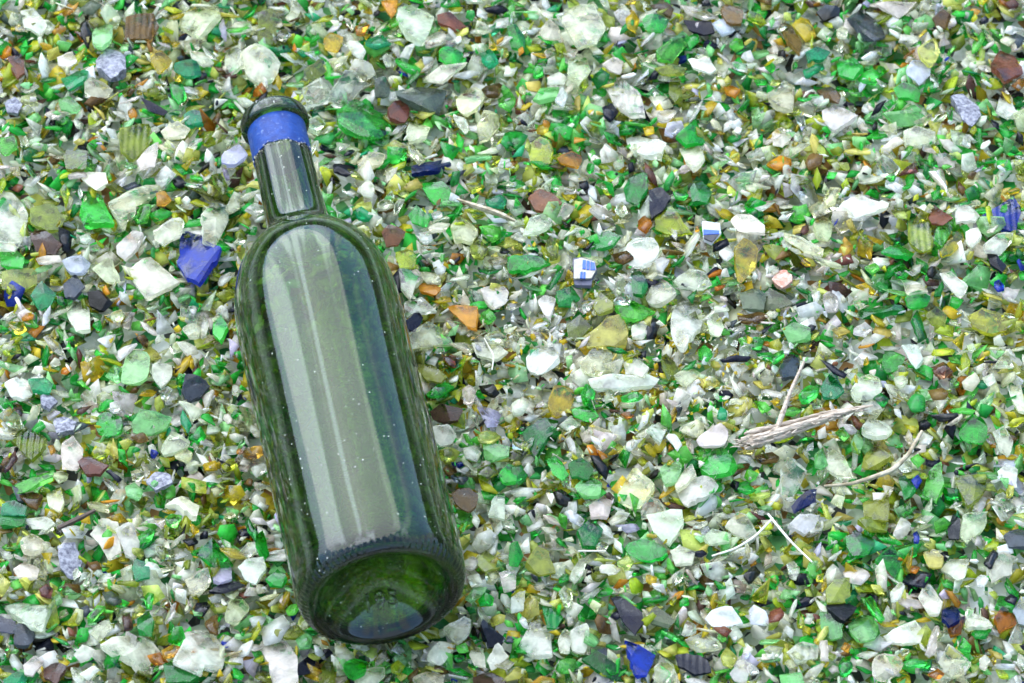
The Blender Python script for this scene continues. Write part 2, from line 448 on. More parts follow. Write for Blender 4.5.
w|flat|830 420 880 400 905 440 890 470 840 450
w|tall upright|820 180 850 160 880 190 860 250 825 240
c|large smoky|860 -10 950 -10 1010 30 960 60 880 40
o|long|880 500 940 480 970 510 920 540 880 530
n|rounded|775 530 820 512 850 540 820 560
w|long upright|925 683 970 580 995 590 995 700
@2 2
w|large rounded triangular bright|50 50 90 5 170 10 185 40 140 90 95 108 50 80
c|large frosted angular|270 70 330 0 400 20 420 90 340 125 290 115
Y|large rounded olive|145 240 170 170 220 160 255 210 230 260 180 285
G|large long|40 350 130 290 185 300 160 360 90 445 60 400
w|very large kidney shaped|655 590 700 540 780 520 825 550 800 590 740 620 700 650
w|large broad oval|730 380 780 340 840 315 865 350 850 400 740 405
c|very large kite shaped|415 590 480 485 570 560 510 650 460 650 420 620
g|large pointed glossy|750 490 830 408 900 480 860 520 790 520
G|leaf shaped|225 480 280 450 330 500 310 540 240 530
g|leaf shaped|135 460 170 440 230 520 200 550 160 520
w|small round|0 240 40 210 70 240 50 280 10 285
m|large round|590 500 640 465 680 490 660 550 610 560
k|slender curved|315 445 350 450 390 510 380 550 340 500
o|tall curved|600 50 620 35 680 100 650 120 630 145 605 100
c|long flat pale|640 120 730 90 765 120 700 165
g|glowing|740 20 770 0 805 40 780 70 745 60
w|large ragged|430 50 500 45 545 90 520 130 450 120
w|long ragged|300 140 400 120 600 140 580 165 400 180 310 170
w|star shaped|540 340 590 310 630 325 600 390 570 370
c|pale faceted|650 560 680 510 720 470 740 520 660 590
g|tall|270 200 300 160 330 190 320 240 280 250
g|small bent|240 260 300 240 350 290 300 310 250 290
c|curved|0 370 50 400 90 365 80 400 40 440 0 420
w|ragged|185 330 230 290 280 325 230 350
G|small oval|0 490 40 485 65 525 30 560 0 545
m|pale rounded|250 580 300 530 360 560 340 610 280 615
k|small glossy|165 590 200 580 250 610 240 655 190 640
w|large|310 640 370 600 410 620 390 690 320 690
g|narrow flat|430 210 500 195 525 210 480 235 435 230
c|large sliding|515 670 540 610 590 620 640 690 520 700
a|small glowing|430 285 470 272 492 290 460 305
t|small round|820 290 835 250 862 280 855 308 825 305
k|flat blade like|825 65 900 50 965 55 950 70 840 75
w|small split|610 370 650 360 680 400 660 430 640 400
g|flat|900 580 950 560 980 590 940 605
@2 3
w|very large rounded|330 190 370 120 420 105 455 140 450 210 400 220 350 215
g|large rounded glossy|760 360 800 290 850 280 880 330 860 390 790 385
w|large oval|375 350 400 300 440 310 500 350 480 370 400 365
c|very large three cornered|220 490 250 410 300 440 345 530 270 520
o|large dark|370 490 410 390 490 440 450 470 400 500
r|purple brown|645 90 700 68 740 110 700 140 660 120
c|large tall|55 500 90 450 160 510 130 580 90 650 60 600
g|large long upright|610 590 640 500 690 460 705 560 670 640 620 600
G|leaf shaped frosted|520 530 545 520 590 580 570 610 540 625
g|glossy rounded|465 40 500 28 550 55 530 100 480 115 462 80
o|large olive|740 520 830 510 880 560 850 610 800 640 770 590
b|glossy dark amber|635 185 700 180 725 200 700 230 660 225
w|small chunky|775 150 830 110 850 150 820 190 785 180
c|small blocky|855 140 900 118 915 155 880 175
G|small jagged|415 215 450 195 485 220 465 250 430 245
t|broad|210 170 260 110 305 180 260 215 220 205
g|oval|120 210 170 165 205 180 190 215 130 240
G|round|555 235 590 200 630 220 630 265 580 270
k|long green edged|640 285 760 280 770 300 680 312
w|bright tapering|370 240 430 230 460 270 430 290 385 275
c|upright|890 110 960 20 990 95 900 95
g|bright upright|265 360 300 335 325 370 300 392
k|long slate|200 60 240 75 320 125 310 140 260 120
w|large upright|900 350 950 320 985 390 970 450 940 430
c|long leaning|950 160 1010 150 1030 270 1000 265 970 215
B|small purple|575 545 600 525 620 550 600 580
g|small jagged|565 460 600 435 630 465 600 500
m|curved|185 440 220 410 245 480 220 500 190 490
B|dark purple|90 650 150 590 200 575 195 630 140 655 100 680
w|ragged|910 510 950 470 1000 500 1000 575 950 570
o|dark rectangular|370 630 450 620 480 570 475 700 380 700
n|smoky|50 90 80 30 130 60 120 125 60 135
g|long dark|0 60 60 25 65 45 20 85
w|rounded|500 135 540 122 560 150 530 175 505 160
w|tall cloudy|530 0 600 0 620 60 590 100 560 60
y|upright|770 60 790 20 810 80 800 125 770 110
m|bushy|330 400 360 340 385 400 370 440 335 430
@3 0
w|very large fan shaped|690 580 760 460 840 450 910 550 900 595 820 600 800 640 740 610
c|very large wing shaped|400 515 450 480 540 475 625 505 630 560 600 620 560 630 540 590 440 545
s|large dark rough|225 110 300 90 330 170 320 230 280 255 240 210
c|large three cornered lavender|0 360 90 360 200 365 160 460 110 440 20 385
w|large bright angular|945 210 990 180 1050 165 1060 210 1020 280 975 260
t|small square|525 215 540 180 600 195 600 255 540 265
l|small square|845 210 870 195 925 200 930 255 880 275 850 260
c|large upright oval|905 400 930 335 980 330 1005 370 960 430 910 430
c|large clear flat edged|730 260 825 208 838 260 810 310 760 320
w|large tall broad|350 70 400 10 470 30 480 150 430 180 390 110
g|very large spiky|780 150 850 90 900 160 940 200 860 210
G|large round|-20 0 80 -10 105 5 90 40 0 45
k|large flat|830 305 880 275 940 260 990 280 920 315
n|large dark|-20 400 60 430 60 480 0 480
s|smooth grey|60 440 110 440 145 490 120 530 60 520
G|large flat|650 600 690 590 800 650 760 670 660 670
r|chunky|155 300 190 280 215 300 205 340 165 335
c|rounded|80 110 130 75 180 100 170 150 100 150
w|cloudy|55 215 100 190 160 220 150 260 80 250
b|tall pointed|815 440 870 400 872 480 835 470
b|dark purple|165 610 220 595 265 605 220 680 170 650
w|small flat|315 640 380 605 400 625 350 670
G|tall|545 420 590 385 615 430 600 490 550 480
g|long|350 410 390 370 425 375 370 440 340 445
g|pointed|550 90 600 55 625 60 610 100 560 120
n|small rough|405 315 440 305 485 340 460 362 420 345
w|frosted|100 15 180 10 220 40 180 65 120 60
g|rounded|660 25 690 0 730 10 710 50 670 50
k|small|725 100 780 95 795 115 760 128
g|small long|575 330 590 310 615 320 605 380 580 370
t|large|10 660 70 625 120 650 100 690 20 690
w|crumbly|90 600 140 565 175 590 130 650 95 640
G|upright|975 30 990 10 1030 80 1020 120 990 80
w|long upright|460 60 530 30 560 120 540 180 500 160
c|large hazy|360 480 390 430 440 410 455 460 400 510
a|cloudy|640 550 690 520 725 535 700 570 650 580
b|upright|490 410 520 395 535 460 500 470
@3 1
w|very large long upright|10 510 40 460 120 500 165 570 170 700 80 700 50 580
w|large heart shaped|745 460 830 405 860 420 850 480 800 510
k|large pointed|900 440 910 415 1005 495 990 530 930 535
w|large rounded|685 570 730 520 780 510 790 550 740 605 700 590
g|round glowing|345 600 380 570 440 580 430 630 380 655 350 630
w|large flat|390 660 440 620 520 610 520 650 480 690 400 690
o|long|60 460 150 430 200 475 160 495 80 490
m|small round|155 495 190 478 225 500 210 535 170 540
c|round|915 225 950 208 975 240 950 280 920 270
w|three pointed|920 590 970 510 1015 570 940 630
b|large copper|860 650 940 630 1000 660 990 700 870 700
g|small folded|890 345 920 315 955 340 950 370 900 370
g|rounded|795 530 840 520 850 545 810 560
g|tall leaf shaped|0 90 30 60 60 160 40 190 0 130
g|bushy|35 270 80 215 120 250 100 290 50 290
w|bright|840 250 890 240 905 280 860 295
m|flat clear|835 340 870 300 930 290 910 330 860 355
o|dark|880 190 920 140 980 180 980 210 920 225
w|broad|970 240 1040 225 1040 300 990 310
w|plump|835 190 860 170 890 190 870 220 840 215
o|dark mossy|240 640 270 580 305 590 310 690 250 690
k|flat|160 610 210 570 245 590 230 640 170 650
c|large broad|625 660 690 625 760 640 750 690 640 690
y|glossy|540 610 570 585 600 610 580 650 545 640
c|tall faceted|850 560 870 520 910 540 920 620 870 600
@3 2
w|very large bright triangular|530 0 680 -10 690 40 630 130 560 70
g|large oval|445 130 510 97 600 120 620 150 550 180 480 165
w|bright curved|850 50 900 -10 940 0 985 80 950 105 880 75
k|large long brown|390 330 410 320 520 390 525 430 490 480 440 430
B|bright violet pointed|450 495 470 505 580 555 545 635 495 635 475 590
G|large dark leaf|280 570 340 545 440 610 450 660 410 665 330 610
k|long ridged|650 560 700 555 780 570 800 630 730 635 660 600
c|large flat curved edged|690 495 760 460 830 500 850 530 760 540 710 520
w|large four sided bright|770 420 800 385 880 378 930 440 850 455 800 450
o|large dark triangular|50 210 100 130 150 145 180 235 110 250
c|large tall|560 683 590 560 650 600 685 690
g|smooth|175 620 200 585 260 580 250 630 190 640
G|large ridged|120 350 180 370 210 410 180 455 140 450
w|very large cloudy|20 530 90 400 150 470 160 560 80 560
w|leaning|230 260 270 180 310 170 290 230 250 280
n|wide|530 420 570 365 650 430 620 460 550 440
c|large upright|180 510 210 450 245 470 230 550 190 550
w|upright rounded|235 470 300 430 310 480 290 560 240 550
w|large square|0 320 60 305 50 390 0 400
w|broad flat|630 150 680 135 735 150 720 200 650 200
G|tall|265 60 320 15 365 70 340 130 290 120
k|glossy pointed|925 250 970 210 1000 235 950 280
w|flat oval|345 215 390 203 435 225 400 245 350 240
c|large blue tinged|760 90 800 60 880 70 870 105 790 120
o|small olive|310 240 350 225 385 245 350 270 320 265
w|large pale|870 640 910 575 960 600 940 680 890 670
y|bright|835 570 860 535 905 575 880 615 845 600
a|rounded reddish|75 670 130 650 180 670 120 700
c|tall bent|185 310 210 290 245 330 235 375 205 370
w|small pointed|675 480 700 420 740 440 740 470 690 490
g|flat|-10 130 20 110 50 170 30 215 -10 210
y|glowing|415 190 460 165 490 190 470 225 425 220
c|small round|340 125 365 108 390 130 370 155 345 150
r|flat|800 455 850 450 880 465 860 490 815 470
@3 3
o|large dark square|232 290 270 250 335 248 345 345 240 350
k|smooth wedge shaped|230 350 300 345 360 375 310 430 250 385
m|large striped|200 390 270 378 300 400 295 500 215 500
m|large round|315 430 380 385 445 430 430 490 370 510 325 470
w|large rounded four cornered|415 600 440 560 530 570 545 600 500 650 450 670 415 650
w|large half moon|455 480 540 440 590 420 630 460 610 510 540 515 480 510
c|large grey three cornered|675 590 720 520 810 590 780 640 730 650 690 625
c|large pointed|785 460 790 365 900 450 870 460
B|dark faceted|700 380 740 358 775 390 770 430 730 440 700 415
w|bright many pointed|680 215 720 165 800 170 795 200 785 250 750 260
Y|large round|615 160 660 135 700 170 690 210 640 215
w|small bone shaped|485 315 530 270 548 290 515 345 490 350
g|large ragged|430 180 500 120 530 170 530 240 500 270 460 220
o|glossy dark|360 20 430 -10 490 -5 480 65 400 60
c|tall blade like|770 90 780 0 890 -20 870 60 800 120
k|upright|715 60 740 -5 770 30 765 100 720 95
B|tiny deep|580 80 598 65 608 85 605 120 585 118
n|large dark|940 80 1000 50 1040 60 1040 130 960 130
w|large ragged|890 220 940 150 990 170 980 240 900 275
r|large blocky|0 390 50 370 65 400 40 430 0 440
a|large peach|905 420 940 365 990 390 1000 440 930 475
k|flat|940 345 970 318 1000 340 990 370
l|large|975 390 1010 330 1040 330 1040 450 1000 440
g|pointed|810 480 850 445 900 460 870 500 830 500
g|leaf shaped|755 540 780 495 815 530 810 560 780 560
w|upright striped|210 510 240 505 250 590 215 590
w|large ribbed|70 550 120 510 210 520 200 580 110 600
w|upright thin|630 560 670 445 690 450 670 560 650 570
g|upright oval|280 610 300 570 340 600 330 650 290 655
g|long flat|545 590 600 575 655 590 620 615 560 615
w|small upright|845 580 870 565 890 590 870 630 845 620
g|large rounded|310 90 370 70 430 110 400 160 340 160
a|small|290 545 305 515 332 530 320 560
w|streaked tall|600 330 640 270 700 360 690 400 650 400
g|long leaning|385 340 410 325 470 420 455 440 400 380
c|blue tinged|130 683 160 635 220 680 200 700
w|large frosted|80 50 130 0 220 0 190 60 150 85
m|flat bluish|40 640 130 630 150 680 50 690
w|small|70 200 100 185 125 220 110 265 80 250
a|small peach|640 640 680 620 710 640 680 670
k|leaning|860 200 900 140 920 160 890 220
a|tiny|560 230 575 208 605 212 590 238
w|rounded flat|830 260 850 245 885 260 860 298 835 290
"""
# ------------------------------------------------------------------ ground sheet to the horizon
gs = 600.0; k = 0.55
me = mesh('ground', [(-gs, -gs, -.012), (gs, -gs, -.012), (gs, gs, -.012), (-gs, gs, -.012)], [(0, 1, 2, 3)])
ground = link('ground', me, M_GROUND); ground['kind'] = 'structure'

def mound(x, y):
    return (noise.noise(Vector((x*9, y*9, 3.1)))*0.004 + noise.noise(Vector((x*25, y*25, 7.7)))*0.002)

# unseen dark ring round the horizon, added to sharpen the bottle's reflection edge
hv = []; hf = []; HN = 360
for i in range(HN):
    a_ = 2*math.pi*i/HN; h_ = 62+26*noise.noise(Vector((math.cos(a_)*2.2, math.sin(a_)*2.2, 5)))+5*noise.noise(Vector((math.cos(a_)*40, math.sin(a_)*40, 9)))
    for r_, z_ in ((300, -1), (330, h_*.55), (370, h_), (430, -1)): hv.append((math.cos(a_)*r_, math.sin(a_)*r_, z_))
for i in range(HN):
    j = (i+1) % HN
    for q in range(3): hf.append((i*4+q, j*4+q, j*4+q+1, i*4+q+1))
me = mesh('added_horizon_ring', hv, hf); added_horizon_ring = link('added_horizon_ring', me, opaque('added_ring_dark', (.045, .07, .025), .9, scale=.25, dark=(.02, .035, .012)), smooth=True); added_horizon_ring['kind'] = 'structure'


# ------------------------------------------------------------------ colours of the glass  (rgb, frost)
PAL = {
 'w': [((.92, .89, .81), .34), ((.94, .91, .83), .45), ((.92, .91, .79), .3), ((.94, .92, .87), .5)],
 'c': [((.95, .95, .80), .15), ((.96, .95, .80), .25), ((.94, .95, .68), .2), ((.90, .95, .74), .2)],
 'm': [((.38, .78, .34), .3), ((.50, .84, .44), .35), ((.30, .68, .28), .3)],
 'g': [((.06, .64, .09), .2), ((.10, .74, .12), .2), ((.03, .54, .07), .18), ((.22, .74, .14), .28)],
 'G': [((.03, .36, .07), .3), ((.06, .42, .10), .32), ((.02, .28, .05), .28)],
 't': [((.03, .42, .18), .3), ((.06, .46, .22), .3)],
 'o': [((.34, .40, .05), .22), ((.44, .50, .10), .3), ((.24, .30, .04), .2)],
 'y': [((.70, .76, .07), .2), ((.60, .70, .06), .2), ((.78, .80, .22), .3), ((.72, .80, .24), .2)],
 'Y': [((.78, .62, .06), .25), ((.80, .64, .05), .2), ((.74, .66, .18), .35)],
 'a': [((.72, .36, .03), .3), ((.60, .25, .03), .25), ((.76, .44, .08), .35)],
 'b': [((.20, .12, .04), .4), ((.28, .17, .05), .4), ((.15, .08, .06), .45)],
 'r': [((.30, .11, .07), .4), ((.24, .09, .07), .4), ((.36, .16, .09), .45)],
 'k': [((.018, .020, .026), .5), ((.026, .026, .020), .45), ((.022, .024, .042), .5)],
 'n': [((.15, .19, .15), .4), ((.12, .14, .16), .4), ((.24, .28, .18), .4)],
 'B': [((.03, .07, .52), .3), ((.04, .07, .46), .35)],
 'l': [((.68, .66, .74), .45), ((.76, .74, .78), .5)],
 's': [((.4, .4, .42), 1)],
}
WORD = {'w': 'frosted white', 'c': 'clear', 'm': 'pale mint', 'g': 'bright green', 'G': 'deep green', 't': 'teal green', 'o': 'olive green',
        'y': 'yellow green', 'Y': 'mustard yellow', 'a': 'amber orange', 'b': 'dark brown', 'r': 'reddish brown', 'k': 'nearly black',
        'n': 'slate grey', 'B': 'blue', 'l': 'pale lavender grey', 's': 'grey'}

# ------------------------------------------------------------------ traced shards
entries = []
ox = oy = 0
for line in CATALOG.strip().splitlines():
    if line[0] == '@':
        a, b_ = line[1:].split(); oy = int(a)*171 if int(a) < 3 else 512; ox = int(b_)*256; continue
    c_, d_, p_ = line.split('|'); q = [float(x) for x in p_.split()]
    pts = [(ox+q[i]/4, oy+q[i+1]/4) for i in range(0, len(q), 2)]
    if c_ == 's' and d_.startswith('smooth'): c_ = 'n'
    ar = 0.5*sum(pts[i-1][0]*pts[i][1]-pts[i][0]*pts[i-1][1] for i in range(len(pts)))
    if abs(ar) < 12: continue
    if ar < 0: pts = pts[::-1]
    cx = sum(x for x, y in pts)/len(pts); cy_ = sum(y for x, y in pts)/len(pts)
    entries.append(dict(c=c_, d=d_, pts=pts, ar=abs(ar), cx=cx, cy=cy_))

def chip(outline, th, rr, soft=False, flat=False, KF=None):
    """fracture a slab of the given outline with random planes: verts, triangles (local, top at 0)"""
    bm = bmesh.new(); n = len(outline)
    tp = [bm.verts.new((x, y, 0)) for x, y in outline]
    k_ = 1-rr.uniform(.02, .14)
    bt = [bm.verts.new((x*k_, y*k_, -th*rr.uniform(.85, 1.1))) for x, y in outline]
    bm.faces.new(tp); bm.faces.new(bt[::-1])
    for i in range(n): j = (i+1) % n; bm.faces.new((tp[j], tp[i], bt[i], bt[j]))
    ext = lambda a: max(x*math.cos(a)+y*math.sin(a) for x, y in outline)
    cuts = []
    if not flat:
        a0 = rr.uniform(0, 6.28); K = rr.choice([3, 4, 5]) if soft else rr.choice([3, 4, 5, 6, 7])
        if KF is not None: K = KF
        for i in range(K):
            a = a0+2*math.pi*i/K+rr.uniform(-.5, .5); ph = math.radians(rr.uniform(18, 40) if soft else rr.choice([rr.uniform(8, 24), rr.uniform(25, 60)]))
            cuts.append((a, ph, -th*rr.uniform(.2, .65), 1))
        for i in range(rr.choice([1, 2])):
            a = rr.uniform(0, 6.28); cuts.append((a, math.radians(rr.uniform(6, 14)), -th*rr.uniform(.3, .7), 1))
    else:
        for i in range(5): cuts.append((i*1.26, math.radians(45), -th*.18, 1))
    for i in range(2):
        cuts.append((rr.uniform(0, 6.28), math.radians(rr.uniform(15, 50)), -th*rr.uniform(.4, .7), -1))
    for a, ph, zc, sg in cuts:
        dx, dy = math.cos(a), math.sin(a); e_ = ext(a)
        nrm = Vector((dx*math.sin(ph), dy*math.sin(ph), sg*math.cos(ph)))
        r = bmesh.ops.bisect_plane(bm, geom=bm.verts[:]+bm.edges[:]+bm.faces[:], plane_co=(dx*e_, dy*e_, zc), plane_no=nrm, clear_outer=True, dist=1e-7)
        ed = [q for q in bm.edges if q.is_boundary]
        if ed: bmesh.ops.holes_fill(bm, edges=ed, sides=0)
    bmesh.ops.remove_doubles(bm, verts=bm.verts, dist=2e-5)
    bmesh.ops.triangulate(bm, faces=bm.faces[:])
    bmesh.ops.recalc_face_normals(bm, faces=bm.faces[:])
    bm.verts.index_update()
    V = [v.co.copy() for v in bm.verts]; Fc = [tuple(v.index for v in f.verts) for f in bm.faces]
    bm.free(); return V, Fc

def shard_geo(pts, z, rr, desc, thick, flat=False):
    """outline in photo pixels -> a chip of glass lying on the bed; returns verts, faces (world)"""
    n0 = len(pts); cx = sum(x for x, y in pts)/n0; cy_ = sum(y for x, y in pts)/n0
    soft = any(s in desc for s in ('round', 'smooth', 'oval', 'egg', 'kidney', 'dome', 'pebble', 'plump'))
    P2 = []
    for i in range(n0):
        x0, y0 = pts[i]; x1, y1 = pts[(i+1) % n0]
        P2.append((x0, y0)); ln = math.hypot(x1-x0, y1-y0)
        k_ = 1 if ln < 9 else 2 if ln < 20 else 3
        for j in range(1, k_+1):
            f = j/(k_+1)+rr.uniform(-.08, .08); off = rr.gauss(0, .025)*ln + (0.06*ln*(1 if j*2 == k_+1 or k_ > 1 else 0) if soft else 0)
            P2.append((x0+(x1-x0)*f+(y1-y0)/max(ln, 1e-6)*off, y0+(y1-y0)*f-(x1-x0)/max(ln, 1e-6)*off))
    sl = (rr.uniform(-.3, .3), rr.uniform(-.35, .2)) if not flat else (0, 0)
    c3 = at(cx, cy_, z)
    up = Vector((-sl[0], -sl[1], 1)).normalized()
    ring = [at(x, y, z, sl, (c3.x, c3.y)) for x, y in P2]
    cen = sum(ring, Vector())/len(ring)
    e1 = up.cross(Vector((0, 1, 0))).normalized()*-1; e1 = Vector((0, 1, 0)).cross(up).normalized(); e2 = up.cross(e1)
    ol = [((p-cen).dot(e1), (p-cen).dot(e2)) for p in ring]
    V, Fc = chip(ol, thick, rr, soft, flat)
    V = [cen+e1*v.x+e2*v.y+up*v.z for v in V]
    return V, Fc, cen, max(math.hypot(*q) for q in ol)

def fix_normals(me):
    bm = bmesh.new(); bm.from_mesh(me); bmesh.ops.recalc_face_normals(bm, faces=bm.faces); bm.to_mesh(me); bm.free()

def jitter(col, rr, k=.12):
    if col[2] < .9*max(col[0], col[1]) or (col[0] > .8 and col[2] > .7): col = (col[0], col[1]*.995, col[2]*.91)
    f = 1+rr.uniform(-k, k)
    return tuple(min(.97, max(.005, c*f*(1+rr.uniform(-k, k)*.5))) for c in col)

LAND = [  # things one can find in the photograph, with where they are
 ('the mouth of the bottle', 275, 112), ('the neck of the bottle', 290, 180), ("the bottle's shoulder", 315, 240),
 ("the middle of the bottle", 345, 390), ("the base of the bottle", 382, 597),
 ('the two lobed cobalt shard', 199, 254), ('the dark blue curved shard', 432, 168), ('the rust coloured shard', 545, 198),
 ('the ribbed slate blue shard', 1000, 208), ('the glowing ribbed green shard', 944, 232), ('the thick frayed branch', 805, 425),
 ('the thin bent twig', 885, 470), ('the white forked straw', 770, 530), ('the violet blue pointed shard', 641, 655),
 ('the orange pointed shard', 465, 313), ('the ribbed plum brown shard', 142, 24), ('the smooth mint trapezoid', 134, 363),
 ('the blocky plum shard', 1006, 60), ('the sparkling grey stone', 968, 104), ('the speckled grey stone', 111, 57),
 ('the big dark grey stone', 70, 553), ('the dark brown square shard', 840, 590), ('the big clear many sided shard', 585, 25),
 ('the white three pointed shard', 862, 208), ('the blue printed shard', 585, 268), ('the rusty shard', 92, 460),
 ('the kidney shaped white shard', 696, 488), ('the tan sliver', 490, 212), ('the white fan shaped shard', 202, 648),
 ('the yellow lumpy shard', 15, 275), ('the green striped shard', 830, 622), ('the pink pebble', 782, 274),
]
def where(e):
    best = None
    for nm, x, y in LAND:
        d = math.hypot(e['cx']-x, (e['cy']-y))
        if 'bottle' in nm: d *= .75
        if d < 10: continue
        if best is None or d < best[0]: best = (d, nm, x, y)
    d, nm, x, y = best; dx, dy = e['cx']-x, e['cy']-y
    v_ = 'above' if dy < 0 else 'below'; h_ = 'left' if dx < 0 else 'right'
    if abs(dx) > 2.2*abs(dy): rel = h_+' of'
    elif abs(dy) > 2.2*abs(dx): rel = v_
    else: rel = v_+' and '+h_+' of'
    return ('just ' if d < 42 else 'well ' if d > 95 else '')+rel+' '+nm

entries.sort(key=lambda e: -e['ar'])
# where the larger pieces lie, so that fewer small chips land on top of them
MASK = np.zeros((342, 512), bool); gy, gx = np.mgrid[0:342, 0:512]; gx = gx*2+1; gy = gy*2+1
for e in entries:
    xs_ = [x for x, y in e['pts']]; ys_ = [y for x, y in e['pts']]
    x0, x1 = max(0, int(min(xs_)/2)-1), min(512, int(max(xs_)/2)+2); y0, y1 = max(0, int(min(ys_)/2)-1), min(342, int(max(ys_)/2)+2)
    if x1 <= x0 or y1 <= y0: continue
    X = gx[y0:y1, x0:x1]; Y = gy[y0:y1, x0:x1]; ins = np.zeros(X.shape, bool); n = len(e['pts'])
    for i in range(n):
        (xa, ya), (xb, yb) = e['pts'][i-1], e['pts'][i]
        if ya == yb: continue
        ins ^= ((Y < ya) != (Y < yb)) & (X < (xb-xa)*(Y-ya)/(yb-ya)+xa)
    MASK[y0:y1, x0:x1] |= ins
def on_big(x, y, z):
    v = Vector((x, y, z))-CAM; f = v.dot(FWD); px_ = 512+FPX*v.dot(RGT)/f; py_ = 341.5-FPX*v.dot(UPV)/f
    i, j = int(py_/2), int(px_/2)
    return 0 <= i < 342 and 0 <= j < 512 and MASK[i, j]

used_labels = {}
n_shards = 0
small = []
for idx, e in enumerate(entries):
    rr = random.Random(1000+idx)
    size_px = math.sqrt(e['ar'])
    e['z'] = 0.0055 + rr.uniform(0, .0015) + (0.0015 if size_px < 13 else 0) + mound(*at(e['cx'], e['cy'], 0).xy)
    thick = min(.0055, max(.002, size_px/2220*rr.uniform(.34, .5)))
    stone = e['c'] == 's'
    if stone: thick *= 1.7
    col, fr = rr.choice(PAL[e['c']]); col = jitter(col, rr)
    if e['c'] == 'B' and 'dark' in e['d']: col = (.01, .025, .14)
    e['col'] = (*col, min(1, max(0, fr+rr.uniform(-.12, .12)))); 
    V, Fc, cen, size = shard_geo(e['pts'], e['z'], rr, e['d'], thick)
    if n_shards >= 298 and not stone:
        small.append((V, Fc, e['col'])); continue
    V = [v-cen for v in V]
    me = mesh('stone_chip' if stone else 'glass_shard', V, Fc); fix_normals(me)
    rib = any(s in e['d'] for s in ('ribbed', 'striped', 'ridged'))
    o = link('stone_chip' if stone else 'glass_shard', me, (M_PINK if 'pink' in e['d'] else M_STONE) if stone else (M_RIB if rib else M_GLASS))
    o.location = cen
    if rib:   # ribs run across the piece in its own axes
        pass
    if not stone: set_tint(me, e['col']); n_shards += 1
    d_ = e['d'].replace('very large', 'huge')
    words = d_.split(); cw = WORD[e['c']].split()
    cw = [x for x in cw if x not in words]
    look = ' '.join(words+cw)
    e['where'] = where(e); lab = f"{look} {'stone chip' if stone else 'glass shard'} {where(e)}"
    if len(lab.split()) > 16: lab = lab.replace(' just ', ' ').replace(' well ', ' ')
    if len(lab.split()) > 16: lab = lab.replace(' coloured', '').replace(' the big', ' the').replace('thin bent twig', 'bent twig')
    if len(lab.split()) > 16: lab = lab.replace(' of the bottle', '').replace('glowing ribbed green', 'glowing ribbed').replace('violet blue pointed', 'violet pointed').replace(' many sided', '')
    if len(lab.split()) > 16: lab = lab.replace(' glass shard', ' shard')
    if len(lab.split()) > 16: lab = lab.replace(' one of', '').replace(' and ', ' ')
    if len(lab.split()) > 16: lab = lab.replace('white and green ', '')
    if len(lab.split()) > 16: lab = lab.replace('above and ', '').replace('below and ', '').replace('above left of', 'left of').replace('below left of', 'left of').replace('above right of', 'right of').replace('below right of', 'right of')
    if lab in used_labels: lab = lab.replace('glass shard', 'smaller glass shard')
    if len(lab.split()) > 16: print('LONG', lab)
    used_labels[lab] = 1
    o['label'] = lab; o['category'] = 'stone chip' if stone else 'glass shard'
    o['group'] = 'stone chips among the broken glass' if stone else 'larger glass shards lying on the bed'

# ------------------------------------------------------------------ the printed shards
def printed(px_outline, z, name_label, patches, base_tint):
    rr = random.Random(5)
    V, Fc, cen, size = shard_geo(px_outline, z, rr, 'x', .003, True)
    me = mesh('glass_shard', [v-cen for v in V], Fc); fix_normals(me); set_tint(me, base_tint)
    o = link('glass_shard', me, M_GLASS); o.location = cen; o['label'] = name_label; o['category'] = 'glass shard'
    o['group'] = 'larger glass shards lying on the bed'
    for poly, mt, h in patches:
        top = [at(x, y, z+h)-cen for x, y in poly]; bot = [p-Vector((0, 0, .0008)) for p in top]; n = len(top)
        fs = [tuple(range(n)), tuple(range(2*n-1, n-1, -1))]+[(i, i+n, (i+1) % n+n, (i+1) % n) for i in range(n)]
        me = mesh('printed_mark', top+bot, fs); fix_normals(me); link('printed_mark', me, mt, o)
def zz(l): return [(560+x/13.67, 240+y/13.67) for x, y in l]
printed(zz([(170, 250), (300, 225), (480, 290), (510, 400), (440, 520), (430, 620), (200, 610), (180, 420)]), .008,
        'small cream glass shard printed with bright blue blocks right of a green curved shard',
        [(zz([(190, 270), (300, 240), (470, 295), (495, 400), (430, 520), (190, 525)]), M_CREAM, .0016),
         (zz([(310, 272), (355, 275), (350, 395), (305, 388)]), M_BLUEP, .0021),
         (zz([(368, 278), (405, 284), (402, 402), (362, 398)]), M_BLUEP, .0021),
         (zz([(420, 290), (470, 310), (485, 405), (414, 404)]), M_BLUEP, .0021),
         (zz([(280, 430), (312, 432), (308, 520), (272, 515)]), M_BLUEP, .0021),
         (zz([(322, 432), (350, 434), (346, 522), (318, 520)]), M_BLUEP, .0021)], (.25, .25, .32, .8))
def z2(l): return [(512+x/4, 171+y/4) for x, y in l]
printed(z2([(760, 200), (830, 205), (838, 245), (800, 285), (765, 270)]), .0085,
        'white glass shard with a blue band and black edge left of a white domed shard',
        [(z2([(765, 233), (830, 238), (828, 250), (766, 254)]), M_BLUEP, .0012),
         (z2([(767, 257), (826, 253), (800, 282), (768, 268)]), M_BLACKP, .0012)], (.9, .9, .92, .85))

